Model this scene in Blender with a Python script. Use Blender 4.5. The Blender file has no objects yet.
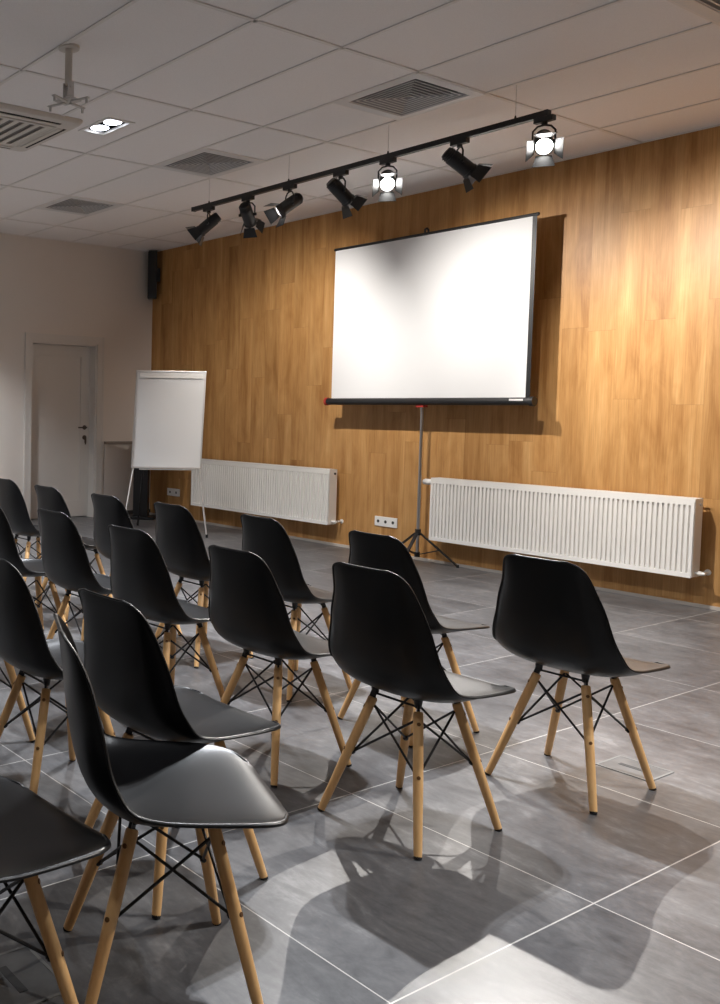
import bpy, bmesh, math, random
from mathutils import Vector, Matrix
import numpy as np
random.seed(7)
SC = bpy.context.scene
COL = SC.collection
PI = math.pi

# ------------------------------------------------------------------ room sizes (metres; floor z=0, camera above the origin)
WALL_Y = 6.68      # wood-clad wall
WALL_X = -8.88     # painted wall with the door
RIGHT_X, BACK_Y = 3.6, -4.6
CEIL = 3.097

# ------------------------------------------------------------------ materials
def new_mat(name):
    m = bpy.data.materials.new(name); m.use_nodes = True
    return m, m.node_tree.nodes, m.node_tree.links, m.node_tree.nodes['Principled BSDF']

def plain(name, col, rough=.5, metal=0., spec=.5, coat=0., noise=0., nscale=20., bump=0., bscale=200.):
    m, N, L, b = new_mat(name)
    b.inputs['Base Color'].default_value = (*col, 1)
    b.inputs['Roughness'].default_value = rough
    b.inputs['Metallic'].default_value = metal
    b.inputs['Specular IOR Level'].default_value = spec
    b.inputs['Coat Weight'].default_value = coat
    tc = N.new('ShaderNodeTexCoord')
    if noise > 0:
        t = N.new('ShaderNodeTexNoise'); t.inputs['Scale'].default_value = nscale; t.inputs['Detail'].default_value = 5
        L.new(tc.outputs['Object'], t.inputs['Vector'])
        r = N.new('ShaderNodeValToRGB')
        r.color_ramp.elements[0].position = .3; r.color_ramp.elements[1].position = .7
        r.color_ramp.elements[0].color = (*[c * (1 - noise) for c in col], 1)
        r.color_ramp.elements[1].color = (*[min(1, c * (1 + noise)) for c in col], 1)
        L.new(t.outputs['Fac'], r.inputs['Fac']); L.new(r.outputs['Color'], b.inputs['Base Color'])
    if bump > 0:
        t2 = N.new('ShaderNodeTexNoise'); t2.inputs['Scale'].default_value = bscale; t2.inputs['Detail'].default_value = 2
        L.new(tc.outputs['Object'], t2.inputs['Vector'])
        bp = N.new('ShaderNodeBump'); bp.inputs['Strength'].default_value = bump; bp.inputs['Distance'].default_value = .002
        L.new(t2.outputs['Fac'], bp.inputs['Height']); L.new(bp.outputs['Normal'], b.inputs['Normal'])
    return m

def emit(name, col, strength):
    m, N, L, b = new_mat(name)
    b.inputs['Base Color'].default_value = (0, 0, 0, 1)
    b.inputs['Emission Color'].default_value = (*col, 1)
    b.inputs['Emission Strength'].default_value = strength
    return m

class G:   # tiny node-graph helper
    def __init__(s, N, L): s.N, s.L = N, L
    def put(s, sock, v):
        if hasattr(v, 'is_output'): s.L.new(v, sock)
        else: sock.default_value = v
    def math(s, op, a, b=0., c=None):
        n = s.N.new('ShaderNodeMath'); n.operation = op
        s.put(n.inputs[0], a); s.put(n.inputs[1], b)
        if c is not None: s.put(n.inputs[2], c)
        return n.outputs[0]
    def xyz(s, x=0., y=0., z=0.):
        n = s.N.new('ShaderNodeCombineXYZ')
        for i, v in enumerate((x, y, z)): s.put(n.inputs[i], v)
        return n.outputs[0]
    def sep(s, v):
        n = s.N.new('ShaderNodeSeparateXYZ'); s.L.new(v, n.inputs[0]); return n.outputs
    def noise(s, vec, scale, detail=4., rough=.55, dist=0.):
        n = s.N.new('ShaderNodeTexNoise'); s.L.new(vec, n.inputs['Vector'])
        n.inputs['Scale'].default_value = scale; n.inputs['Detail'].default_value = detail
        n.inputs['Roughness'].default_value = rough; n.inputs['Distortion'].default_value = dist
        return n.outputs['Fac']
    def white(s, vec):
        n = s.N.new('ShaderNodeTexWhiteNoise'); s.L.new(vec, n.inputs['Vector']); return n.outputs['Value']
    def ramp(s, fac, stops):
        n = s.N.new('ShaderNodeValToRGB'); cr = n.color_ramp
        while len(cr.elements) < len(stops): cr.elements.new(.5)
        for e, (p, c) in zip(cr.elements, stops): e.position = p; e.color = (*c, 1)
        s.L.new(fac, n.inputs['Fac']); return n.outputs['Color']
    def mix(s, fac, a, b, mode='MIX'):
        n = s.N.new('ShaderNodeMix'); n.data_type = 'RGBA'; n.blend_type = mode
        s.put(n.inputs[0], fac); s.put(n.inputs[6], a); s.put(n.inputs[7], b); return n.outputs[2]

def wood_wall_mat():
    m, N, L, b = new_mat('oak_plank_cladding'); g = G(N, L)
    pos = N.new('ShaderNodeTexCoord').outputs['Object']
    x, y, z = g.sep(pos)[:3]
    u = g.math('DIVIDE', g.math('ADD', x, 3.899), .1922)
    col = g.math('FLOOR', u)
    off = g.white(g.xyz(col, 3.7, 1.1))
    v = g.math('ADD', g.math('DIVIDE', z, 1.285), off)
    row = g.math('FLOOR', v)
    rnd = g.white(g.xyz(col, row, 5.3))
    rnd2 = g.white(g.xyz(row, col, 9.1))
    # grain stretched along the plank
    gv = g.xyz(g.math('ADD', g.math('MULTIPLY', x, 1.), g.math('MULTIPLY', rnd, 37.)), rnd2, g.math('ADD', g.math('MULTIPLY', z, .055), g.math('MULTIPLY', rnd2, 11.)))
    n1 = g.noise(gv, 10., 6., .58, .5)
    gv2 = g.xyz(g.math('ADD', x, g.math('MULTIPLY', rnd, 17.)), rnd, g.math('MULTIPLY', z, .03))
    n2 = g.noise(gv2, 150., 3., .6)
    gv3 = g.xyz(g.math('ADD', x, g.math('MULTIPLY', rnd, 23.)), rnd2, g.math('MULTIPLY', z, .28))
    n3 = g.noise(gv3, 6., 4., .55, 1.2)
    f = g.math('ADD', g.math('MULTIPLY', n1, .6), g.math('MULTIPLY', n3, .4))
    c = g.ramp(f, [(.34, (.33, .152, .047)), (.45, (.445, .228, .078)), (.55, (.525, .286, .106)), (.66, (.60, .352, .146))])
    c = g.mix(.6, c, g.ramp(n2, [(.3, (.72, .69, .64)), (.65, (1.06, 1.06, 1.06))]), 'MULTIPLY')
    tone = g.math('ADD', .94, g.math('MULTIPLY', rnd, .11))
    c = g.mix(1., c, g.xyz(tone, tone, tone), 'MULTIPLY')
    fu, fv = g.math('FRACT', u), g.math('FRACT', v)
    e1 = g.math('LESS_THAN', g.math('MINIMUM', fu, g.math('SUBTRACT', 1., fu)), .006)
    e2 = g.math('LESS_THAN', g.math('MINIMUM', fv, g.math('SUBTRACT', 1., fv)), .0012)
    e = g.math('MAXIMUM', g.math('MULTIPLY', e1, .5), e2)
    c = g.mix(g.math('MULTIPLY', e, .3), c, (.12, .055, .018, 1))
    L.new(c, b.inputs['Base Color'])
    b.inputs['Roughness'].default_value = .42
    b.inputs['Specular IOR Level'].default_value = .28
    hgt = g.math('SUBTRACT', g.math('MULTIPLY', n2, .25), e)
    bp = N.new('ShaderNodeBump'); bp.inputs['Strength'].default_value = .25; bp.inputs['Distance'].default_value = .0015
    L.new(hgt, bp.inputs['Height']); L.new(bp.outputs['Normal'], b.inputs['Normal'])
    return m

def floor_mat():
    m, N, L, b = new_mat('grey_stone_tile'); g = G(N, L)
    pos = N.new('ShaderNodeTexCoord').outputs['Object']
    x, y, z = g.sep(pos)[:3]
    u = g.math('DIVIDE', g.math('ADD', x, 1.2243), .7805)
    v = g.math('DIVIDE', g.math('SUBTRACT', y, 1.5755), .7735)
    cu, cv = g.math('FLOOR', u), g.math('FLOOR', v)
    r1 = g.white(g.xyz(cu, cv, 2.2)); r2 = g.white(g.xyz(cv, cu, 7.7))
    pv = g.xyz(g.math('ADD', x, g.math('MULTIPLY', r1, 31.)), g.math('ADD', y, g.math('MULTIPLY', r2, 17.)), r1)
    n1 = g.noise(pv, 2.2, 8., .62, 1.0)
    n2 = g.noise(pv, 9., 8., .65, .6)
    n3 = g.noise(pv, 45., 6., .7)
    vv = g.xyz(g.math('ADD', x, g.math('MULTIPLY', r2, 13.)), g.math('MULTIPLY', g.math('ADD', y, g.math('MULTIPLY', r1, 7.)), 2.6), r2)
    n4 = g.noise(vv, 4.5, 9., .68, 1.8)
    f = g.math('ADD', g.math('MULTIPLY', n1, .30), g.math('ADD', g.math('MULTIPLY', n2, .22), g.math('ADD', g.math('MULTIPLY', n3, .14), g.math('MULTIPLY', n4, .34))))
    c = g.ramp(f, [(.36, (.042, .042, .044)), (.45, (.082, .080, .082)), (.54, (.128, .125, .126)), (.64, (.235, .230, .227))])
    tone = g.math('ADD', .9, g.math('MULTIPLY', r2, .2))
    c = g.mix(1., c, g.xyz(tone, tone, tone), 'MULTIPLY')
    fu, fv = g.math('FRACT', u), g.math('FRACT', v)
    e1 = g.math('LESS_THAN', g.math('MINIMUM', fu, g.math('SUBTRACT', 1., fu)), .0024)
    e2 = g.math('LESS_THAN', g.math('MINIMUM', fv, g.math('SUBTRACT', 1., fv)), .0024)
    e = g.math('MAXIMUM', e1, e2)
    c = g.mix(e, c, (.50, .48, .45, 1))
    L.new(c, b.inputs['Base Color'])
    rg = g.math('ADD', .28, g.math('MULTIPLY', n2, .16))
    L.new(rg, b.inputs['Roughness'])
    b.inputs['Specular IOR Level'].default_value = .45
    bp = N.new('ShaderNodeBump'); bp.inputs['Strength'].default_value = .25; bp.inputs['Distance'].default_value = .001
    L.new(g.math('SUBTRACT', n2, g.math('MULTIPLY', e, .8)), bp.inputs['Height']); L.new(bp.outputs['Normal'], b.inputs['Normal'])
    return m

def beech_mat():
    m, N, L, b = new_mat('beech_wood'); g = G(N, L)
    pos = N.new('ShaderNodeTexCoord').outputs['Object']
    x, y, z = g.sep(pos)[:3]
    gv = g.xyz(x, y, g.math('MULTIPLY', z, .06))
    n1 = g.noise(gv, 130., 4., .6); n2 = g.noise(gv, 30., 3., .5, .4)
    f = g.math('ADD', g.math('MULTIPLY', n1, .5), g.math('MULTIPLY', n2, .5))
    c = g.ramp(f, [(.32, (.70, .39, .155)), (.52, (.79, .47, .20)), (.72, (.84, .53, .25))])
    L.new(c, b.inputs['Base Color']); b.inputs['Roughness'].default_value = .38
    return m

M = dict(
    wood=wood_wall_mat(), floor=floor_mat(), beech=beech_mat(),
    paint=plain('warm_white_paint', (.74, .68, .62), .8, bump=.15, bscale=300),
    ceil=plain('mineral_ceiling_tile', (.88, .85, .835), .9, noise=.04, nscale=220, bump=.3, bscale=400),
    tbar=plain('white_ceiling_bar', (.78, .745, .715), .6),
    white=plain('white_enamel', (.80, .78, .75), .35),
    doorw=plain('white_lacquer_door', (.68, .645, .60), .4),
    plastic=plain('white_plastic', (.80, .79, .77), .4),
    shell=plain('black_moulded_plastic', (.004, .004, .0046), .34, spec=.42, bump=.05, bscale=900),
    blackm=plain('black_powder_coated_metal', (.012, .012, .013), .45),
    blackr=plain('black_rubber', (.010, .010, .010), .8),
    blackc=plain('black_speaker_cloth', (.006, .006, .007), .9, bump=.3, bscale=1200),
    dark=plain('dark_void', (.006, .006, .006), .9),
    steel=plain('brushed_steel', (.55, .55, .56), .3, metal=1.),
    chrome=plain('dark_bronze_metal', (.12, .10, .085), .35, metal=1.),
    brass=plain('bronzed_bolt', (.22, .11, .045), .4, metal=.7),
    screen=plain('matt_white_screen', (.74, .74, .745), .85),
    board=plain('glossy_whiteboard', (.78, .775, .77), .12, coat=.5),
    alu=plain('grey_aluminium', (.62, .60, .58), .35, metal=.6),
    red=plain('red_plastic', (.42, .03, .02), .5),
    skirt=plain('pale_skirting', (.52, .47, .42), .5),
    darkskirt=plain('dark_grey_skirting', (.06, .058, .055), .5),
    louvre=plain('vent_shade_grey', (.36, .36, .37), .5),  # shade inside the duct is put into this blade colour
    ventf=plain('white_vent_frame', (.70, .69, .68), .45),
    grille=plain('grey_beige_grille', (.20, .18, .16), .7),
    acp=plain('ivory_plastic', (.64, .60, .55), .4),
    lens=emit('lit_spot_lens', (1, .97, .93), 60),
    lensdim=emit('lit_downlight_lens', (.86, .90, 1), 12),
    reflector=plain('polished_reflector', (.8, .8, .8), .15, metal=1.),
    slot=plain('dark_slot', (.03, .03, .03), .6),
    railm=plain('taupe_rail', (.30, .25, .215), .6),
    lidm=plain('tile_insert_lid', (.10, .10, .10), .4, noise=.3, nscale=14),
    lidf=plain('steel_lid_rim', (.17, .17, .165), .45),
)

# ------------------------------------------------------------------ mesh helpers
def link(o, parent=None):
    COL.objects.link(o)
    if parent is not None: o.parent = parent
    return o
def tag(o, label, cat, group=None):
    o['label'] = label; o['category'] = cat
    if group: o['group'] = group
    return o
def thing(name, label, cat, loc=(0, 0, 0), rz=0., group=None):
    o = bpy.data.objects.new(name, None); o.location = loc; o.rotation_euler = (0, 0, rz); o.empty_display_size = .1
    link(o); return tag(o, label, cat, group)
def obj(name, bm, mat, parent=None, smooth=False, bevel=0.):
    if bevel > 0:
        bmesh.ops.bevel(bm, geom=bm.edges[:], offset=bevel, segments=2, affect='EDGES', profile=.7)
    bmesh.ops.recalc_face_normals(bm, faces=bm.faces[:])
    me = bpy.data.meshes.new(name); bm.to_mesh(me); bm.free()
    mats = mat if isinstance(mat, (list, tuple)) else [mat]
    for mm in mats: me.materials.append(mm)
    if smooth:
        for p in me.polygons: p.use_smooth = True
        try: me.set_sharp_from_angle(angle=math.radians(40))
        except Exception: pass
    return link(bpy.data.objects.new(name, me), parent)
def struct(o):
    o['kind'] = 'structure'; return o
def box(bm, x0, x1, y0, y1, z0, z1, mi=0):
    vs = [bm.verts.new((x, y, z)) for x in (x0, x1) for y in (y0, y1) for z in (z0, z1)]
    for f in ((0, 1, 3, 2), (4, 6, 7, 5), (0, 4, 5, 1), (2, 3, 7, 6), (0, 2, 6, 4), (1, 5, 7, 3)):
        bm.faces.new([vs[i] for i in f]).material_index = mi
def quad(bm, *p, mi=0):
    f = bm.faces.new([bm.verts.new(q) for q in p]); f.material_index = mi
def frame_of(d):
    d = Vector(d).normalized()
    a = Vector((0, 0, 1)) if abs(d.z) < .95 else Vector((1, 0, 0))
    u = d.cross(a).normalized(); return u, d.cross(u).normalized(), d
def tube(bm, pts, radii, n=12, caps=True):
    """rings along a polyline; radii one per point"""
    pts = [Vector(p) for p in pts]
    if not isinstance(radii, (list, tuple)): radii = [radii] * len(pts)
    rings = []
    u0 = None
    for i, p in enumerate(pts):
        d = (pts[min(i + 1, len(pts) - 1)] - pts[max(i - 1, 0)])
        u, v, d = frame_of(d)
        if u0 is not None:
            u = (u0 - d * u0.dot(d)).normalized(); v = d.cross(u)
        u0 = u
        rings.append([bm.verts.new(p + (u * math.cos(2 * PI * k / n) + v * math.sin(2 * PI * k / n)) * radii[i]) for k in range(n)])
    for a, b in zip(rings, rings[1:]):
        for k in range(n): bm.faces.new((a[k], a[(k + 1) % n], b[(k + 1) % n], b[k]))
    if caps:
        bm.faces.new(list(reversed(rings[0]))); bm.faces.new(rings[-1])
def obox(bm, c, ax, hs):
    """box about c with three axes and half sizes"""
    c = Vector(c); ax = [Vector(a).normalized() for a in ax]
    vs = [bm.verts.new(c + ax[0] * hs[0] * sx + ax[1] * hs[1] * sy + ax[2] * hs[2] * sz) for sx in (-1, 1) for sy in (-1, 1) for sz in (-1, 1)]
    for f in ((0, 1, 3, 2), (4, 6, 7, 5), (0, 4, 5, 1), (2, 3, 7, 6), (0, 2, 6, 4), (1, 5, 7, 3)):
        bm.faces.new([vs[i] for i in f])
def B(): return bmesh.new()

# ------------------------------------------------------------------ room shell
bm = B(); quad(bm, (WALL_X - .3, BACK_Y, 0), (RIGHT_X, BACK_Y, 0), (RIGHT_X, WALL_Y, 0), (WALL_X - .3, WALL_Y, 0))
struct(obj('floor', bm, M['floor']))
bm = B(); box(bm, WALL_X - .3, RIGHT_X, WALL_Y, WALL_Y + .1, 0, CEIL + .5)
struct(obj('wall_back', bm, M['wood']))
bm = B(); box(bm, RIGHT_X, RIGHT_X + .1, BACK_Y, WALL_Y, 0, CEIL + .5); struct(obj('wall_right', bm, M['paint']))
bm = B(); box(bm, WALL_X - .3, RIGHT_X, BACK_Y - .1, BACK_Y, 0, CEIL + .5); struct(obj('wall_front', bm, M['paint']))
# painted wall with the door opening
DY0, DY1, DZ = 5.045, 5.905, 1.975
bm = B()
for y0, y1, z0, z1 in ((BACK_Y, DY0, 0, CEIL + .5), (DY1, WALL_Y, 0, CEIL + .5), (DY0, DY1, DZ, CEIL + .5)):
    box(bm, WALL_X - .16, WALL_X, y0, y1, z0, z1)
struct(obj('wall_left', bm, M['paint']))
bm = B(); box(bm, WALL_X - .30, WALL_X - .26, DY0 - .3, DY1 + .3, 0, DZ + .3); struct(obj('trim_2', bm, M['paint']))

# door: casing, jamb, recessed panelled leaf, handle, lock with keys
dr = thing('door_1', 'white panelled door in a recessed frame on the painted wall', 'door', (WALL_X, 5.475, 0)); dr['kind'] = 'structure'
def dl(y): return y - 5.475
bm = B()
cw = .085
box(bm, 0, .018, dl(DY0 - cw), dl(DY0), 0, DZ + cw); box(bm, 0, .018, dl(DY1), dl(DY1 + cw), 0, DZ + cw); box(bm, 0, .018, dl(DY0), dl(DY1), DZ, DZ + cw)
box(bm, .018, .024, dl(DY0 - cw), dl(DY0 - cw + .02), 0, DZ + cw); box(bm, .018, .024, dl(DY1 + cw - .02), dl(DY1 + cw), 0, DZ + cw)
obj('casing', bm, M['doorw'], dr)
bm = B()
box(bm, -.16, 0, dl(DY0), dl(DY0 + .02), 0, DZ); box(bm, -.16, 0, dl(DY1 - .02), dl(DY1), 0, DZ); box(bm, -.16, 0, dl(DY0), dl(DY1), DZ - .02, DZ)
box(bm, -.16, -.115, dl(DY0 + .02), dl(DY0 + .035), 0, DZ - .02); box(bm, -.16, -.115, dl(DY1 - .035), dl(DY1 - .02), 0, DZ - .02)
obj('jamb', bm, M['doorw'], dr)
LY0, LY1 = dl(DY0 + .022), dl(DY1 - .022)
bm = B()
st = .115
box(bm, -.155, -.118, LY0, LY0 + st, .008, DZ - .022); box(bm, -.155, -.118, LY1 - st, LY1, .008, DZ - .022)
box(bm, -.155, -.118, LY0 + st, LY1 - st, DZ - .022 - .12, DZ - .022); box(bm, -.155, -.118, LY0 + st, LY1 - st, .008, .19)
leaf = obj('leaf', bm, M['doorw'], dr)
bm = B(); box(bm, -.150, -.130, LY0 + st, LY1 - st, .19, DZ - .142)
obj('leaf_panel', bm, M['doorw'], leaf)
bm = B(); hy = LY1 - .06
tube(bm, [(-.118, hy, 1.03), (-.07, hy, 1.03), (-.062, hy - .012, 1.03), (-.062, hy - .115, 1.03)], [.011, .010, .010, .008], 10)
tube(bm, [(-.118, hy, 1.03), (-.110, hy, 1.03)], .026, 16)
obj('handle', bm, M['chrome'], leaf, True)
bm = B()
tube(bm, [(-.118, hy, .915), (-.108, hy, .915)], .026, 16); tube(bm, [(-.108, hy, .915), (-.085, hy, .915)], .009, 10)
box(bm, -.092, -.088, hy - .013, hy + .013, .855, .905); box(bm, -.098, -.095, hy - .004, hy + .014, .835, .895)
obj('lock_with_keys', bm, M['chrome'], leaf)

# low boxed-in ledge beside the door
bm = B(); box(bm, WALL_X, WALL_X + .022, 6.02, WALL_Y, 0, .84)
struct(obj('trim_1', bm, M['paint']))
bm = B(); box(bm, WALL_X, WALL_X + .040, 6.02, WALL_Y, .84, .872)
struct(obj('trim_4', bm, M['railm']))
bm = B()
box(bm, WALL_X, WALL_X + .012, BACK_Y, DY0 - cw, 0, .06)
box(bm, WALL_X + .022, WALL_X + .034, DY1 + cw + .02, WALL_Y, 0, .06)
struct(obj('baseboard_left', bm, M['darkskirt']))
bm = B(); box(bm, WALL_X + .03, RIGHT_X, WALL_Y - .014, WALL_Y, 0, .022)
struct(obj('baseboard_back', bm, M['skirt']))

# ceiling: grid of cells, with openings for vents and downlights
VENTS = [(-4.0, 4.335), (-5.8, 4.335), (-7.6, 4.335), (-2.2, 4.335)]
DOWN = [(-5.18, 3.49)]
UNSEEN_DOWN = [(-3.0, 3.15), (-7.58, 3.49), (-7.58, 1.09), (-5.18, 1.09), (-.4, 3.05), (-2.8, .6), (-.4, .6)]  # bare unseen lamps: first follows chair shadows, most others added for bounce light
holes = [(x + .04, x + .56, y + .04, y + .56) for x, y in VENTS] + [(x - .155, x + .155, y - .09, y + .09) for x, y in DOWN]
xs = sorted({WALL_X - .3, RIGHT_X, *[v for q in holes for v in q[:2]]}); ys = sorted({BACK_Y, WALL_Y, *[v for q in holes for v in q[2:]]})
bm = B()
for x0, x1 in zip(xs, xs[1:]):
    for y0, y1 in zip(ys, ys[1:]):
        cx, cy = (x0 + x1) / 2, (y0 + y1) / 2
        if any(a < cx < b and c < cy < d for a, b, c, d in holes): continue
        quad(bm, (x0, y0, CEIL), (x1, y0, CEIL), (x1, y1, CEIL), (x0, y1, CEIL))
bmesh.ops.remove_doubles(bm, verts=bm.verts[:], dist=1e-5)
o = struct(obj('ceiling', bm, M['ceil']))
bm = B()
gx = [-3.40 + 1.2 * k for k in range(-4, 6)]; gy = [4.935 + .6 * k for k in range(-15, 3)]
for x in gx:
    if WALL_X < x < RIGHT_X: box(bm, x - .011, x + .011, BACK_Y, WALL_Y, CEIL - .006, CEIL)
def spans(a, b, cuts):
    out = [(a, b)]
    for c0, c1 in cuts:
        out = [s for p, q in out for s in ((p, min(q, c0)), (max(p, c1), q)) if s[1] - s[0] > 1e-4]
    return out
for y in gy:
    box(bm, WALL_X, RIGHT_X, y - .011, y + .011, CEIL - .006, CEIL)
for x, y in VENTS:   # half tiles
    for xx in (x, x + .6):
        if any(abs(xx - g_) < .01 for g_ in gx): continue
        box(bm, xx - .011, xx + .011, y, y + .6, CEIL - .006, CEIL)
box(bm, WALL_X, WALL_X + .022, BACK_Y, WALL_Y, CEIL - .006, CEIL); box(bm, WALL_X, RIGHT_X, WALL_Y - .022, WALL_Y, CEIL - .006, CEIL)
struct(obj('trim_3', bm, M['tbar']))
bm = B(); quad(bm, (WALL_X - .3, BACK_Y, CEIL + .5), (RIGHT_X, BACK_Y, CEIL + .5), (RIGHT_X, WALL_Y, CEIL + .5), (WALL_X - .3, WALL_Y, CEIL + .5))
struct(obj('roof_slab', bm, M['dark']))

# ------------------------------------------------------------------ ceiling vents
VL = ['square ceiling air vent above the lit spotlights near the middle of the track',
      'square ceiling air vent above the far end of the spotlight track',
      'square ceiling air vent nearest the painted wall with the door',
      'ceiling air vent cut off by the top right corner of the picture']
for (x, y), lab in zip(VENTS, VL):
    v = thing('ceiling_vent', lab, 'air vent', (x + .3, y + .3, CEIL), 0, 'square ceiling vents')
    bm = B(); a, b_ = .297, .240
    for s in ((-a, a, -a, -b_), (-a, a, b_, a), (-a, -b_, -b_, b_), (b_, a, -b_, b_)): box(bm, *s, -.008, .03)
    obj('frame', bm, M['ventf'], v)
    bm = B()
    for s in ((-.25, .25, -.25, -.245), (-.25, .25, .245, .25), (-.25, -.245, -.245, .245), (.245, .25, -.245, .245)): box(bm, *s, .03, .2)
    box(bm, -.25, .25, -.25, .25, .2, .203)
    obj('duct_box', bm, M['dark'], v)
    bm = B()
    for k in range(8):     # nested sloping louvre rings, each with a flat white lip; blade grey carries the duct shade
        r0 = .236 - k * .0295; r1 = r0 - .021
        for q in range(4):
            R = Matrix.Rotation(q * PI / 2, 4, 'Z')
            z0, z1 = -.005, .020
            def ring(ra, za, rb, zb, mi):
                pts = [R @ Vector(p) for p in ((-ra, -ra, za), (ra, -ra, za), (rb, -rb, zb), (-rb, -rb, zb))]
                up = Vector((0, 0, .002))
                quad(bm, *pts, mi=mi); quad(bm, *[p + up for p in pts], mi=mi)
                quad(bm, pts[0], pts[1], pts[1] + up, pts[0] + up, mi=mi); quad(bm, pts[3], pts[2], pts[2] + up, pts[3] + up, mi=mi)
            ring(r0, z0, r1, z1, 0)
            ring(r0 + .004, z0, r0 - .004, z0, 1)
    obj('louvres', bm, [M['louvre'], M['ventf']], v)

# ------------------------------------------------------------------ twin downlights
def downlight(x, y, lab, lit=True):
    t = thing('twin_downlight', lab, 'ceiling light', (x, y, CEIL))
    bm = B(); ox, oy, ix, iy = .175, .108, .150, .083
    for s in ((-ox, ox, -oy, -iy), (-ox, ox, iy, oy), (-ox, -ix, -iy, iy), (ix, ox, -iy, iy)): box(bm, *s, -.006, .012)
    obj('frame', bm, M['white'], t)
    bm = B()
    for s in ((-.153, .153, -.088, -.084), (-.153, .153, .084, .088), (-.153, -.150, -.084, .084), (.150, .153, -.084, .084)): box(bm, *s, .012, .10)
    box(bm, -.153, .153, -.088, .088, .10, .103)
    obj('housing', bm, M['dark'], t)
    for s in (-1, 1):
        bm = B(); c = (s * .075, 0)
        tube(bm, [(c[0], c[1], .06), (c[0], c[1], .012), (c[0], c[1], .008)], [.066, .066, .060], 28)
        lp = obj('lamp', bm, M['dark'], t, True)
        bm = B(); tube(bm, [(c[0], c[1], .0075), (c[0], c[1], .004)], [.060, .050], 28)
        obj('lens', bm, M['lensdim'] if lit else M['plastic'], lp)
downlight(*DOWN[0], 'lit twin downlight in the ceiling beside the air conditioner')

# ------------------------------------------------------------------ ceiling cassette air conditioner
ac = thing('air_conditioner', 'ivory ceiling cassette air conditioner with a slatted grille', 'air conditioner', (-5.555, 2.90, CEIL))
bm = B(); h = .408
def rsq(r, c, z, n=6):
    out = []
    for q, (sx, sy) in enumerate(((1, 1), (-1, 1), (-1, -1), (1, -1))):
        for k in range(n + 1):
            a = q * PI / 2 + k / n * PI / 2
            out.append((sx * (r - c) + c * math.cos(a), sy * (r - c) + c * math.sin(a), z))
    return out
rings = [rsq(h, .05, 0), rsq(h, .05, -.010), rsq(h - .014, .045, -.028), rsq(h - .05, .03, -.034), rsq(.275, .012, -.034), rsq(.270, .010, -.022)]
vr = [[bm.verts.new(p) for p in r] for r in rings]
for a, b_ in zip(vr, vr[1:]):
    for k in range(len(a)): bm.faces.new((a[k], a[(k + 1) % len(a)], b_[(k + 1) % len(a)], b_[k]))
bm.faces.new(vr[-1])
obj('panel', bm, M['acp'], ac, True)
for q in range(4):
    R = Matrix.Rotation(q * PI / 2, 4, 'Z'); ax = (R @ Vector((1, 0, 0)), R @ Vector((0, 1, 0)), (0, 0, 1))
    bm = B(); obox(bm, R @ Vector((0, -.340, -.034)), ax, (.262, .011, .0012)); obj('air_slot', bm, M['dark'], ac)
    bm = B(); obox(bm, R @ Vector((0, -.310, -.0355)), ax, (.255, .017, .0030)); obj('air_flap', bm, M['acp'], ac)
bm = B()
for k in range(7):
    yy = -.225 + k * .075
    box(bm, -.235, .235, yy - .019, yy + .019, -.036, -.030)
for s_ in ((-.262, .262, -.262, -.245), (-.262, .262, .245, .262), (-.262, -.235, -.245, .245), (.235, .262, -.245, .245)): box(bm, *s_, -.037, -.026)
g_ = obj('grille', bm, M['acp'], ac)
bm = B(); box(bm, -.26, .26, -.26, .26, -.026, -.023); obj('filter', bm, M['grille'], g_)

# ------------------------------------------------------------------ projector mount hanging from the ceiling
pm = thing('projector_mount', 'empty grey projector mount hanging on a pole from the ceiling', 'projector mount', (-4.18, 2.577, CEIL))
bm = B(); tube(bm, [(0, 0, 0), (0, 0, -.012)], .055, 24); obj('ceiling_plate', bm, M['acp'], pm, True)
bm = B(); tube(bm, [(0, 0, -.01), (0, 0, -.19)], .019, 16); obj('pole', bm, M['acp'], pm, True)
bm = B()
for s in (-1, 1): obox(bm, (s * .022, 0, -.225), ((1, 0, 0), (0, 1, 0), (0, 0, 1)), (.003, .018, .045))
tube(bm, [(-.03, 0, -.25), (.03, 0, -.25)], .007, 10); tube(bm, [(-.03, 0, -.205), (.03, 0, -.205)], .007, 10)
obj('tilt_bracket', bm, M['alu'], pm)
bm = B(); obox(bm, (0, 0, -.272), ((1, .3, 0), (-.3, 1, 0), (0, 0, 1)), (.055, .04, .005))
for a in (.35, 1.9, 3.5, 5.1):
    d = Vector((math.cos(a), math.sin(a), 0)); w = Vector((-d.y, d.x, 0))
    obox(bm, d * .075 + Vector((0, 0, -.279)), (d, w, (0, 0, 1)), (.055, .010, .003))
    tube(bm, [d * .118 + Vector((0, 0, -.275)), d * .118 + Vector((0, 0, -.305))], .007, 8)
obj('spider_plate', bm, M['alu'], pm)

# ------------------------------------------------------------------ spotlight track and lamps
TY, TZ = 4.958, 2.89
tr = thing('track_rail', 'long black spotlight track rail hung by wires below the ceiling', 'track rail', (-4.54, TY, TZ))
bm = B(); box(bm, -1.5, 1.5, -.0175, .0175, -.016, .016); box(bm, -1.52, -1.5, -.019, .019, -.017, .017); box(bm, 1.5, 1.52, -.019, .019, -.017, .017)
obj('rail', bm, M['blackm'], tr)
for xx in (-1.32, -.44, .44, 1.32):
    bm = B(); tube(bm, [(xx, 0, .016), (xx, 0, CEIL - TZ)], .0016, 6); w = obj('hanging_wire', bm, M['alu'], tr)
    bm = B(); tube(bm, [(xx, 0, .015), (xx, 0, .035)], [.008, .004], 10); obj('wire_clip', bm, M['blackm'], w, True)

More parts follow.
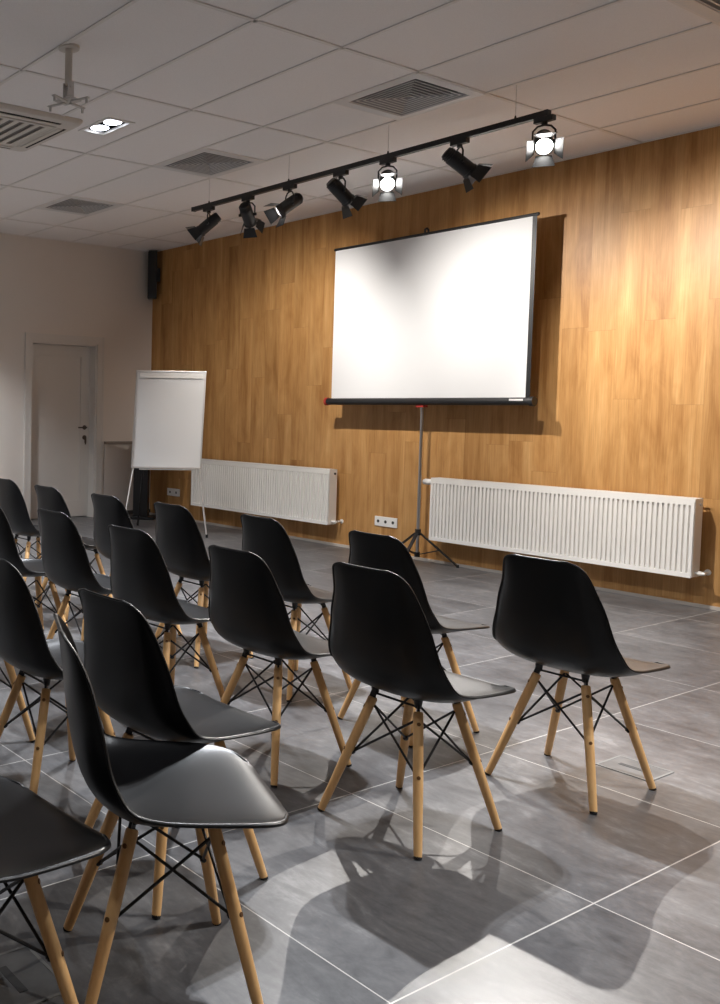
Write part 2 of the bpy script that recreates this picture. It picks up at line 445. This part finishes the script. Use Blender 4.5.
def spot_energy(name, loc, d, watts, size, blend, col=(1, .95, .89), rad=.012):
    l = bpy.data.lights.new(name, 'SPOT'); l.energy = watts; l.spot_size = math.radians(size); l.spot_blend = blend; l.color = col; l.shadow_soft_size = rad
    o = bpy.data.objects.new(name, l); o.location = loc; o.rotation_euler = Vector(d).to_track_quat('-Z', 'Y').to_euler(); link(o); return o

def track_lamp(x, aim, lab, watts, size=70, blend=.5, doors=(.55, .55, .55, .55), roll=0.):
    """lamp on the rail at x, its head turned along aim; four barn doors opened by the given angles"""
    t = thing('track_spotlight', lab, 'spotlight', (x, TY, TZ - .016), 0, 'spotlights on the ceiling track')
    d = Vector(aim).normalized()
    flat = Vector((d.x, d.y, 0)).normalized(); side = Vector((-flat.y, flat.x, 0))
    bm = B(); obox(bm, (0, 0, -.014), ((1, 0, 0), (0, 1, 0), (0, 0, 1)), (.055, .017, .014)); tube(bm, [(0, 0, -.028), (0, 0, -.045)], .016, 16)
    obj('adapter', bm, M['blackm'], t)
    piv = Vector((0, 0, -.135))
    R = .046
    bm = B()   # U-shaped yoke
    wy = R + .010
    pts = [piv + side * wy + Vector((0, 0, 0)), piv + side * wy + Vector((0, 0, .06)), piv + side * (wy * .6) + Vector((0, 0, .085)), piv + Vector((0, 0, .092)),
           piv - side * (wy * .6) + Vector((0, 0, .085)), piv - side * wy + Vector((0, 0, .06)), piv - side * wy]
    tube(bm, pts, .0055, 8)
    tube(bm, [piv + side * (wy + .012), piv + side * R * .9], .011, 12); tube(bm, [piv - side * (wy + .012), piv - side * R * .9], .011, 12)
    obj('yoke', bm, M['blackm'], t, True)
    u = side; v = d.cross(u).normalized()
    bm = B()
    prof = [(-.105, .020), (-.103, .034), (-.09, .040), (-.06, .042), (-.06, .046), (.075, .046), (.075, .050), (.092, .050), (.092, .043), (.066, .041)]
    n = 28; rings = []
    for a, r in prof:
        rings.append([bm.verts.new(piv + d * a + (u * math.cos(2 * PI * k / n) + v * math.sin(2 * PI * k / n)) * r) for k in range(n)])
    for a, b_ in zip(rings, rings[1:]):
        for k in range(n): bm.faces.new((a[k], a[(k + 1) % n], b_[(k + 1) % n], b_[k]))
    bm.faces.new(rings[0])
    for k in range(5):   # cooling fins on the rear
        tube(bm, [piv + d * (-.088 + k * .013), piv + d * (-.084 + k * .013)], .0455, 24)
    head = obj('head', bm, M['blackm'], t, True)
    bm = B(); tube(bm, [piv + d * .066, piv + d * .070], [.041, .036], 28)
    obj('lens', bm, M['lens'], head)
    for k in range(4):
        a = k * PI / 2 + roll
        o_ = u * math.cos(a) + v * math.sin(a); w = d.cross(o_)
        op = doors[k]
        f = (d * math.cos(op) + o_ * math.sin(op)).normalized(); nrm = f.cross(w)
        base = piv + d * .092 + o_ * .050
        L_, wn, wf = .075, .040, .056
        bm = B()
        pts = [base - w * wn, base + w * wn, base + f * L_ + w * wf, base + f * L_ - w * wf]
        th = nrm * .0012
        vs = [bm.verts.new(p + th * s) for s in (-1, 1) for p in pts]
        for q in ((0, 1, 2, 3), (7, 6, 5, 4), (0, 4, 5, 1), (1, 5, 6, 2), (2, 6, 7, 3), (3, 7, 4, 0)): bm.faces.new([vs[i] for i in q])
        obj('barn_door', bm, M['blackm'], t)
    wl = Vector((x, TY, TZ - .016)) + piv + d * .075
    spot_energy('spotlight_beam', wl, d, watts, size, blend)
    return t

track_lamp(-5.86, (-.60, -.50, -.62), 'black track spotlight at the far end of the rail, aimed down at the chairs', 200, 60)
track_lamp(-5.405, (-.45, .80, -.62), 'second black track spotlight from the far end, aimed at the wood wall', 150, 92, .9)
track_lamp(-4.966, (-.22, -.80, -.58), 'third black track spotlight from the far end, its barn door brightly lit', 200, 60)
track_lamp(-4.49, (.22, .80, -.68), 'black track spotlight between the third lamp and the first glaring one, aimed at the screen', 170, 110, 1.)
track_lamp(-4.098, (.58, -.68, -.50), 'glaring lit track spotlight just above the top edge of the screen', 170, 62)
track_lamp(-3.573, (.55, .80, -.74), 'black track spotlight between the two glaring ones, aimed at the wood wall', 240, 100, .9)
track_lamp(-3.045, (.50, -.74, -.52), 'glaring lit track spotlight at the near end of the rail', 350, 64)

# ------------------------------------------------------------------ projection screen on its tripod
SY = 6.49
ps = thing('projection_screen', 'white projection screen on a black tripod before the wood wall', 'projection screen', (-4.943, SY, 0))
X0, X1 = -.940, .950          # fabric edges
ZB, ZT = 1.378, 2.683
bm = B(); box(bm, X0, X1 - .034, -.030, -.0285, ZB - .02, ZT); obj('screen_fabric', bm, M['screen'], ps)
bm = B(); box(bm, X1 - .034, X1, -.030, -.0285, ZB - .02, ZT); obj('black_border', bm, M['blackm'], ps)
bm = B(); tube(bm, [(X0 - .01, -.028, ZT + .008), (X1 + .012, -.028, ZT + .008)], .012, 12); obj('top_bar', bm, M['blackm'], ps, True)
bm = B()
x0, x1 = -1.006, .974
n = 20; rings = []
for xx in (x0, x1):
    rings.append([bm.verts.new((xx, -.022 + .034 * math.cos(2 * PI * k / n), 1.338 + .030 * math.sin(2 * PI * k / n))) for k in range(n)])
for k in range(n): bm.faces.new((rings[0][k], rings[0][(k + 1) % n], rings[1][(k + 1) % n], rings[1][k]))
bm.faces.new(rings[0]); bm.faces.new(rings[1])
cs = obj('roller_case', bm, M['blackm'], ps, True)
bm = B(); tube(bm, [(x0 - .004, -.022, 1.338), (x0 + .022, -.022, 1.338)], .036, 20); obj('end_cap', bm, M['red'], cs, True)
bm = B(); tube(bm, [(x1 - .022, -.022, 1.338), (x1 + .010, -.022, 1.338)], .036, 20); obj('end_cap', bm, M['blackm'], cs, True)
bm = B(); box(bm, x1 - .17, x1 - .06, -.0575, -.0555, 1.342, 1.356); obj('sticker', bm, M['plastic'], cs)
bm = B(); box(bm, -.035, .035, -.03, .03, 1.290, 1.312); obj('case_clamp', bm, M['red'], ps)
bm = B(); tube(bm, [(0, .008, .09), (0, .008, 1.30)], .013, 14); obj('lower_pole', bm, M['steel'], ps, True)
bm = B(); tube(bm, [(0, .008, 1.29), (0, .008, 2.705)], .010, 12); obj('upper_pole', bm, M['steel'], ps, True)
bm = B(); tube(bm, [(0, .008, 2.69), (0, .008, 2.728), (0, -.012, 2.738), (0, -.034, 2.728), (0, -.034, 2.70)], .008, 8); box(bm, -.022, .022, -.02, .02, 2.683, 2.70); obj('hook', bm, M['blackm'], ps)
bm = B(); tube(bm, [(0, .008, .235), (0, .008, .285)], .024, 14); obj('leg_hub', bm, M['blackm'], ps, True)
bm = B(); tube(bm, [(0, .008, .055), (0, .008, .095)], .022, 14); obj('brace_collar', bm, M['blackm'], ps, True)
for ft in ((.30, .125), (-.33, .02), (.10, -.34)):
    d = Vector((ft[0], ft[1] - .008, 0)).normalized(); top = Vector((0, .008, .252)) + d * .02; f = Vector((ft[0], ft[1], .010))
    w = Vector((-d.y, d.x, 0)); ax = (f - top)
    bm = B(); obox(bm, (top + f) / 2, (ax, w, ax.cross(w)), (ax.length / 2, .012, .006)); lg = obj('leg', bm, M['blackm'], ps)
    bm = B(); tube(bm, [f + Vector((0, 0, -.010)), f + Vector((0, 0, .012))], .011, 10); obj('foot_cap', bm, M['blackr'], lg, True)
    mid = top.lerp(f, .52); cl = Vector((0, .008, .078)) + d * .018; ax = mid - cl
    bm = B(); obox(bm, (mid + cl) / 2, (ax, w, ax.cross(w)), (ax.length / 2, .010, .004)); obj('brace', bm, M['blackm'], ps)

# ------------------------------------------------------------------ radiators
def radiator(xr, lab, thermo):
    Lr = 1.965; z0, z1 = .205, .712; yf, yb = 6.525, 6.63
    t = thing('radiator', lab, 'radiator', (xr - Lr / 2, yb, 0), 0, 'wall radiators')
    hw = Lr / 2; d0 = yf - yb
    bm = B()
    # ribbed front: columns of the press profile x rows tapering out at both ends
    npitch = 60; px = (Lr - .05) / npitch
    prof = [(.0, 0.), (.16, 0.), (.24, -1.), (.76, -1.), (.84, 0.)]
    X = [-hw, -hw + .02]; D = [-1., -1.]
    for k in range(npitch):
        for f, dd in prof: X.append(-hw + .025 + (k + f) * px); D.append(dd)
    X += [hw - .025, hw - .02, hw]; D += [0., -1., -1.]
    Z = [(z0, 1.), (z0 + .030, 1.), (z0 + .034, 1.), (z1 - .042, 1.), (z1 - .038, 1.), (z1, 1.)]
    flat = (0, 1, 4, 5)
    grid = [[bm.verts.new((x, d0 + .014 + .014 * (-1 if r_ in flat else dd) * s, z)) for x, dd in zip(X, D)] for r_, (z, s) in enumerate(Z)]
    for a, b_ in zip(grid, grid[1:]):
        for k in range(len(a) - 1): bm.faces.new((a[k], a[k + 1], b_[k + 1], b_[k]))
    obj('front_panel', bm, M['white'], t)
    bm = B(); box(bm, -hw, hw, -.028, -.02, z0, z1); obj('rear_panel', bm, M['white'], t)
    for s in (-1, 1):
        bm = B(); box(bm, *sorted((s * hw, s * (hw + .004))), d0 + .006, 0, z0 + .004, z1 + .004)
        sp = obj('side_panel', bm, M['white'], t)
        if s == 1 or not thermo:
            bm = B(); tube(bm, [(s * (hw + .004), d0 / 2 + .02, z1 - .035), (s * (hw + .014), d0 / 2 + .02, z1 - .035)], .010, 12); obj('plug', bm, M['plastic'] if thermo else M['blackm'], sp, True)
    bm = B()
    for k in range(66):
        xx = -hw + .02 + k * (Lr - .04) / 65; box(bm, xx - .004, xx + .004, d0 + .016, -.008, z1 - .002, z1 + .004)
    box(bm, -hw, hw, d0 + .006, d0 + .018, z1, z1 + .005); box(bm, -hw, hw, -.010, 0, z1, z1 + .005); box(bm, -hw, hw, -.054, -.050, z1, z1 + .0045)
    obj('top_grille', bm, M['white'], t)
    bm = B()
    for k in range(40):
        xx = -hw + .04 + k * (Lr - .08) / 39; box(bm, xx - .012, xx + .012, d0 + .02, -.03, z0 + .03, z1 - .03)
    obj('fins', bm, M['white'], t)
    bm = B()
    for xx in (-hw + .25, hw - .25): box(bm, xx - .02, xx + .02, -.02, WALL_Y - yb, z0 + .06, z1 - .06)
    obj('wall_bracket', bm, M['white'], t)
    bm = B(); vx, vy, vz = hw, -.055, z0 + .03
    tube(bm, [(vx, vy, vz), (vx + .030, vy, vz)], .009, 10); tube(bm, [(vx + .022, vy, vz), (vx + .042, vy, vz)], .014, 8)
    tube(bm, [(vx + .032, vy, vz), (vx + .032, WALL_Y - yb, vz)], .009, 10); tube(bm, [(vx + .032, WALL_Y - yb - .006, vz), (vx + .032, WALL_Y - yb, vz)], .02, 14)
    tube(bm, [(vx + .042, vy, vz), (vx + .062, vy, vz)], [.012, .010], 10)
    obj('lower_valve', bm, M['white'], t, True)
    if thermo:
        bm = B(); tube(bm, [(-hw, -.055, z1 - .035), (-hw - .03, -.055, z1 - .035)], .010, 10); tube(bm, [(-hw - .015, -.055, z1 - .035), (-hw - .015, WALL_Y - yb, z1 - .035)], .008, 10)
        obj('upper_valve', bm, M['white'], t, True)
        bm = B(); tube(bm, [(-hw - .026, -.055, z1 - .035), (-hw - .034, -.055, z1 - .035), (-hw - .085, -.055, z1 - .035), (-hw - .102, -.055, z1 - .035), (-hw - .106, -.055, z1 - .035)], [.017, .024, .026, .021, .008], 18)
        obj('thermostat_head', bm, M['plastic'], t, True)
radiator(-2.892, 'white ribbed wall radiator to the right of the screen tripod, with a thermostat head', True)
radiator(-5.945, 'white ribbed wall radiator partly behind the whiteboard easel', False)

# ------------------------------------------------------------------ sockets
def sockets(x0, x1, zc, n, lab):
    t = thing('wall_socket', lab, 'socket', ((x0 + x1) / 2, WALL_Y, zc)); hw = (x1 - x0) / 2
    bm = B(); box(bm, -hw, hw, -.011, 0, -.0425, .0425); obj('plate', bm, M['plastic'], t, False, .003)
    for k in range(n):
        cx = -hw + (k + .5) * 2 * hw / n
        bm = B(); tube(bm, [(cx, -.0125, 0), (cx, -.0105, 0)], .015, 20)
        w = obj('outlet', bm, M['slot'], t)
        bm = B()
        for a in range(24):
            p, q = 2 * PI * a / 24, 2 * PI * (a + 1) / 24
            quad(bm, *[(cx + r * math.cos(z), -.0135, r * math.sin(z)) for r, z in ((.014, p), (.028, p), (.028, q), (.014, q))])
        obj('ring', bm, M['plastic'], w)
sockets(-5.530, -5.292, .285, 3, 'white triple wall socket on the wood wall between the radiators')
sockets(-8.515, -8.292, .30, 2, 'white double wall socket low on the wood wall near the corner')

# ------------------------------------------------------------------ whiteboard easel (flip chart)
Rv = Vector((.533, .846, 0)).normalized()          # along the board's width
Nv = Vector((.846, -.533, 0)).normalized()         # out of the board, to the audience
bl, br = Vector((-7.462, 5.388, .665)), Vector((-7.092, 5.970, .668))
Rv = (br - bl); Rv.z = 0; Wd = Rv.length; Rv.normalize(); Nv = Vector((Rv.y, -Rv.x, 0))
base = (bl + br) / 2; base.z = 0
fc = thing('whiteboard_easel', 'white flip chart whiteboard standing on thin legs near the corner', 'whiteboard', base)
lean = Vector((0, 0, 1)) * .962 - Nv * .070 + Rv * .042
up = lean.normalized(); nf = Rv.cross(up); nf = nf if nf.dot(Nv) > 0 else -nf
def bp(a, b, c=0.): return Vector((0, 0, .666)) + Rv * a + up * b + nf * c
H = .965; hw = Wd / 2
bm = B(); obox(bm, bp(0, H / 2, -.006), (Rv, up, nf), (hw - .012, H / 2 - .012, .006)); obj('writing_surface', bm, M['board'], fc)
bm = B()
for a, b, s in ((0, .006, (hw, .008, .012)), (0, H - .006, (hw, .008, .012)), (-hw + .006, H / 2, (.008, H / 2, .012)), (hw - .006, H / 2, (.008, H / 2, .012))):
    obox(bm, bp(a, b, -.004), (Rv, up, nf), s)
obj('board_frame', bm, M['alu'], fc, False, .002)
bm = B(); obox(bm, bp(0, H - .050, .011), (Rv, up, nf), (hw - .035, .024, .011)); obj('paper_clamp', bm, M['white'], fc, False, .004)
for s, foot in ((1, (-6.945, 5.938)), (-1, (-7.362, 5.215))):
    f = Vector((foot[0], foot[1], .012)) - base
    tp = bp(s * (hw - .03), .06, -.025)
    bm = B(); tube(bm, [tp, f], .009, 10); lg = obj('leg', bm, M['alu'], fc, True)
    bm = B(); tube(bm, [f + Vector((0, 0, .02)), f + Vector((0, 0, -.012))], .012, 10); obj('foot_cap', bm, M['blackr'], lg, True)
bm = B(); obox(bm, bp(0, -.012, .02), (Rv, up, nf), (hw - .08, .006, .022)); obj('pen_tray', bm, M['alu'], fc)
# rear stay, folded close behind the board
f = bp(-.22, 0, 0); f.z = .012; f -= Nv * .75
bm = B(); tube(bm, [bp(-.21, .30, -.03), f], .009, 10); lg = obj('leg', bm, M['blackm'], fc, True)
bm = B(); tube(bm, [f + Vector((0, 0, .02)), f + Vector((0, 0, -.012))], .012, 10); obj('foot_cap', bm, M['blackr'], lg, True)

# ------------------------------------------------------------------ loudspeakers
sp = thing('column_speaker', 'narrow black loudspeaker fixed high in the corner under the ceiling', 'speaker', (-8.765, 6.59, 2.535), -PI / 4 + .15)
bm = B(); box(bm, -.062, .062, -.05, .05, 0, .55); obj('cabinet', bm, M['blackm'], sp, False, .006)
bm = B(); box(bm, -.056, .056, -.056, -.050, .012, .538); obj('front_cloth', bm, M['blackc'], sp, False, .002)
bm = B(); box(bm, -.02, .02, .05, .085, .2, .35); obj('bracket', bm, M['blackm'], sp)
fs = thing('floor_speaker', 'tall black speaker column standing on the floor behind the whiteboard easel', 'speaker', (-8.555, 6.33, 0), -PI / 4)
bm = B(); box(bm, -.075, .075, -.08, .08, .03, .95); obj('cabinet', bm, M['blackm'], fs, False, .006)
bm = B(); box(bm, -.068, .068, -.087, -.080, .06, .93); obj('front_cloth', bm, M['blackc'], fs, False, .002)
bm = B(); box(bm, -.16, .16, -.16, .16, 0, .03); obj('base', bm, M['blackm'], fs, False, .006)

# ------------------------------------------------------------------ floor outlet boxes let into the tiles
def floor_box(cx, cy, hx, hy, rz, lab):
    t = thing('floor_outlet_box', lab, 'floor box', (cx, cy, 0), rz)
    bm = B(); w = .008
    for s in ((-hx, hx, -hy, -hy + w), (-hx, hx, hy - w, hy), (-hx, -hx + w, -hy + w, hy - w), (hx - w, hx, -hy + w, hy - w)): box(bm, *s, 0, .0025)
    obj('rim', bm, M['lidf'], t)
    bm = B(); box(bm, -hx + w, hx - w, -hy + w, hy - w, 0, .0018); obj('lid', bm, M['lidm'], t)
    bm = B(); box(bm, -.05, .05, -.010, .010, .0018, .0026); obj('cable_slot', bm, M['slot'], t)
floor_box(-1.648, 3.385, .092, .082, 0., 'square floor outlet box lid under the chair standing alone at the row end')
floor_box(-1.700, .937, .098, .092, 0., 'square floor outlet box lid beside the leg of the nearest cropped chair')

# ------------------------------------------------------------------ chairs
# seat shell: rows from the front lip to the top of the back; centre line and rim given separately
ROWS = [  # w, rim y, rim z, centre y, centre z
    (.150, .228, .414, .246, .396), (.186, .212, .418, .229, .405), (.205, .186, .422, .202, .409), (.216, .150, .426, .163, .409),
    (.223, .070, .431, .075, .403), (.225, -.030, .438, -.020, .398), (.222, -.094, .454, -.090, .401), (.211, -.123, .492, -.139, .419),
    (.198, -.138, .528, -.169, .452), (.186, -.146, .567, -.187, .500), (.172, -.159, .625, -.199, .565), (.151, -.173, .681, -.208, .634),
    (.136, -.195, .733, -.216, .708), (.117, -.216, .763, -.222, .750), (.083, -.224, .774, -.224, .771)]
def catmull(rows, sub):
    P = np.array(rows, float); P = np.vstack([2 * P[0] - P[1], P, 2 * P[-1] - P[-2]]); out = []
    for i in range(1, len(P) - 2):
        for s in range(sub):
            t = s / sub; a, b, c, d = P[i - 1], P[i], P[i + 1], P[i + 2]
            out.append(.5 * (2 * b + (c - a) * t + (2 * a - 5 * b + 4 * c - d) * t * t + (3 * b - a - 3 * c + d) * t ** 3))
    out.append(P[-2]); return out
def shell_bm():
    bm = B(); rows = catmull(ROWS, 3); nu = 20; pts = []
    for w, ry, rz, cy, cz in rows:
        r = []
        for k in range(nu + 1):
            u = -1 + 2 * k / nu
            s = abs(u) ** 2.4
            x = w * math.sin(u * PI / 2 * .86) / math.sin(PI / 2 * .86)
            r.append(Vector((x, cy + (ry - cy) * s, cz + (rz - cz) * s)))
        pts.append(r)
    nr = len(pts)
    grid = [[bm.verts.new(p) for p in r] for r in pts]
    for a, b_ in zip(grid, grid[1:]):
        for k in range(nu): bm.faces.new((a[k], a[k + 1], b_[k + 1], b_[k]))
    # rolled lip all round: two more rings turning outwards and back
    per = [(0, k) for k in range(nu)] + [(i, nu) for i in range(nr - 1)] + [(nr - 1, k) for k in range(nu, 0, -1)] + [(i, 0) for i in range(nr - 1, 0, -1)]
    def inner(i, k): return (min(max(i, 9), nr - 8), min(max(k, 5), nu - 5))
    n = len(per); r1, r2, nrm = [], [], []
    for q, (i, k) in enumerate(per):
        p = pts[i][k]; a = pts[per[q - 1][0]][per[q - 1][1]]; c = pts[per[(q + 1) % n][0]][per[(q + 1) % n][1]]
        ii, kk = inner(i, k)
        t = (p - pts[ii][kk]).normalized(); e = (c - a).normalized(); t = (t - e * t.dot(e)).normalized()
        nn = e.cross(t).normalized()
        nrm.append((p, t, nn))
    side = max(nrm, key=lambda q: q[0].x)          # at the widest seat edge the lip turns down
    sg = -1 if side[2].z > 0 else 1
    for p, t, nn in nrm:
        nn = nn * sg
        r1.append(bm.verts.new(p + t * .0035 + nn * .0012)); r2.append(bm.verts.new(p + t * .0052 + nn * .0075))
    base = [grid[i][k] for i, k in per]
    for A, Bq in ((base, r1), (r1, r2)):
        for q in range(n): bm.faces.new((A[q], A[(q + 1) % n], Bq[(q + 1) % n], Bq[q]))
    return bm

LT, LF = {}, {}
for sx in (-1, 1):
    for sy in (-1, 1):
        LT[sx, sy] = Vector((sx * .082, -.074 if sy < 0 else .098, .362)); LF[sx, sy] = Vector((sx * .181, sy * .181, 0))
def shell_z(sx, sy): return .405

def make_chair():
    t = bpy.data.objects.new('shell_chair', None); t.empty_display_size = .1; link(t)
    sh = obj('seat_shell', shell_bm(), M['shell'], t, True)
    for p in sh.data.polygons: p.use_smooth = True
    for e in sh.data.edges: e.use_edge_sharp = False
    so = sh.modifiers.new('thickness', 'SOLIDIFY'); so.thickness = .0055; so.offset = 0.; so.use_rim = True
    sb = sh.modifiers.new('smooth', 'SUBSURF'); sb.levels = 1; sb.render_levels = 1
    for sx in (-1, 1):
        for sy in (-1, 1):
            a, f = LT[sx, sy], LF[sx, sy]
            d = (f - a).normalized(); u, v, _ = frame_of(d)
            bm = B(); tube(bm, [a, a + d * .006, a.lerp(f, .45), f - d * .03, f - d * .006], [.0125, .0142, .0142, .0118, .0110], 16)
            lg = obj('leg', bm, M['beech'], t, True)
            bm = B(); tube(bm, [f - d * .007, f], [.0112, .0105], 14); obj('foot_cap', bm, M['blackr'], lg, True)
            out = Vector((sx, sy, 0)).normalized(); out = (out - d * out.dot(d)).normalized()
            for fr in (.09, .46):
                bm = B(); c = a.lerp(f, fr); tube(bm, [c + out * .012, c + out * .0152], [.006, .005], 10)
                obj('bolt', bm, M['brass'], lg, True)
            # bracket: plate let into the leg top, bent up to a round mount under the shell
            top = Vector((a.x * .95, a.y * .95, .388))
            bm = B()
            tan = Vector((-out.y, out.x, 0)).normalized()
            ax = (a + d * .05) - top
            obox(bm, (top + a + d * .05) / 2, (ax, tan, ax.cross(tan)), (ax.length / 2, .0035, .009))
            tube(bm, [(top.x, top.y, .372), (top.x, top.y, .400)], [.009, .014], 14)
            obj('bracket', bm, M['blackm'], t)
    # crossed wire struts on all four sides, leg top to the neighbour's middle
    cor = [(-1, -1), (1, -1), (1, 1), (-1, 1)]
    for i in range(4):
        for p, q in ((cor[i], cor[(i + 1) % 4]), (cor[(i + 1) % 4], cor[i])):
            a = LT[p].lerp(LF[p], .06); m = LT[q].lerp(LF[q], .47)
            inn = Vector((-p[0], -p[1], 0)).normalized() * .010; inm = Vector((-q[0], -q[1], 0)).normalized() * .014
            bm = B(); dd = (m + inm - a - inn).normalized()
            tube(bm, [a + inn, m + inm - dd * .006, m + inm - dd * .004, m + inm + dd * .006, m + inm + dd * .009], [.0036, .0036, .0072, .0072, .004], 8)
            obj('strut', bm, M['blackm'], t, True)
    # wire hoop joining the leg tops
    for i in (0, 2):
        p, q = cor[i], cor[(i + 1) % 4]
        bm = B(); tube(bm, [LT[p] + Vector((0, 0, .014)), LT[q] + Vector((0, 0, .014))], .0036, 8)
        obj('cross_bar', bm, M['blackm'], t, True)
    return t
def dup(root):
    r = root.copy(); COL.objects.link(r)
    for ch in list(root.children):
        c = ch.copy(); COL.objects.link(c); c.parent = r
        for g_ in list(ch.children):
            d = g_.copy(); COL.objects.link(d); d.parent = c
    return r
CHAIRS = [
    (-1.698, 3.063, .3, 'black shell chair on beech legs, farthest to the right in the front row'),
    (-1.782, 2.342, -1, 'black shell chair at the right end of the second row, over an oval floor shadow'),
    (-2.348, 3.061, -3.3, 'black shell chair in the front row, second from its right end'),
    (-2.352, 2.345, 0.6, 'black shell chair in the second row, second from its right end'),
    (-2.966, 3.06, -3.6, 'black shell chair in the front row, third from its right end, below the triple socket'),
    (-3.58, 3.038, 0.5, 'black shell chair in the front row, fourth from its right end, before the easel leg'),
    (-2.93, 2.314, 2.5, 'black shell chair in the second row, third from its right end'),
    (-4.121, 3.017, 1.3, 'black shell chair in the front row below the left leg of the whiteboard easel'),
    (-3.567, 2.358, 1.4, 'black shell chair in the second row, fourth from its right end'),
    (-4.732, 3.011, 1, 'black shell chair in the front row, its back seen against the door'),
    (-5.35, 3.06, 1.5, 'black shell chair at the far left of the front row, before the door frame'),
    (-4.094, 2.313, -4.5, 'black shell chair in the second row, partly cut by the left picture edge'),
    (-2.527, 1.534, -1.7, 'black shell chair in the third row at the left picture edge, bolted leg in front'),
    (-1.563, 1.222, -26.5, 'nearest whole black shell chair, turned sideways to show its seat and inner back'),
    (-1.921, 1.531, 0.8, 'black shell chair half hidden behind the turned nearest chair'),
    (-1.573, .750, 4., 'black shell chair cut off by the lower left corner, only its seat showing'),
    (-3.110, 1.510, 0., 'black shell chair mostly outside the left edge, beyond the third-row chair'),
]
proto = make_chair()
for i, (x, y, a, lab) in enumerate(CHAIRS):
    c = proto if i == 0 else dup(proto)
    c.location = (x, y, 0); c.rotation_euler = (0, 0, math.radians(a))
    c.scale = (1, 1, {1: 1.02, 3: .99, 14: .985}.get(i, 1))
    tag(c, lab, 'chair', 'black shell chairs in rows')

# ------------------------------------------------------------------ further lights out of the picture; most unseen downlights are added to brighten the room
for (x, y), e in zip(DOWN + UNSEEN_DOWN, (170, 320, 120, 110, 120, 90, 20, 20)):
    for sx in (-1, 1):
        spot_energy('downlight_beam', (x + sx * .075, y, CEIL - .008), (0, 0, -1), e, 110, .6, (.90, .94, 1), .022)
# a second rail to the right of the picture, lamps aimed at the wood wall and at the seats
spot_energy('spotlight_beam', (-.9, TY, 2.73), (-.1, .80, -.70), 50, 80, .6)
spot_energy('spotlight_beam', (.2, TY, 2.73), (-.62, -.55, -.50), 300, 70, .5)

w = bpy.data.worlds.new('room_dark'); SC.world = w; w.use_nodes = True
w.node_tree.nodes['Background'].inputs['Color'].default_value = (.02, .02, .02, 1)

# ------------------------------------------------------------------ camera
YAW, PIT, ROL, F = -1.0087, -.0568, -.0139, 930.1
fw = Vector((math.sin(YAW) * math.cos(PIT), math.cos(YAW) * math.cos(PIT), math.sin(PIT)))
r0 = Vector((math.cos(YAW), -math.sin(YAW), 0)); d0 = fw.cross(r0)
r = r0 * math.cos(ROL) + d0 * math.sin(ROL); d = -r0 * math.sin(ROL) + d0 * math.cos(ROL)
cd = bpy.data.cameras.new('camera'); cam = bpy.data.objects.new('camera', cd); link(cam)
cam.matrix_world = Matrix(((r.x, -d.x, -fw.x, 0), (r.y, -d.y, -fw.y, 0), (r.z, -d.z, -fw.z, 1.228), (0, 0, 0, 1)))
cd.sensor_fit = 'AUTO'; cd.sensor_width = 36; cd.lens = F / 1004 * 36
cd.shift_x = (360 - 72.36) / 1004; cd.shift_y = -(502 - 462.95) / 1004
cd.clip_start = .05
SC.camera = cam

vs = SC.view_settings; vs.view_transform = 'Standard'; vs.look = 'None'; vs.gamma = 1; vs.use_curve_mapping = False
vs.exposure = .2
SC.cycles.max_bounces = 8; SC.cycles.diffuse_bounces = 5; SC.cycles.use_denoising = True
SC.cycles.sample_clamp_indirect = 8
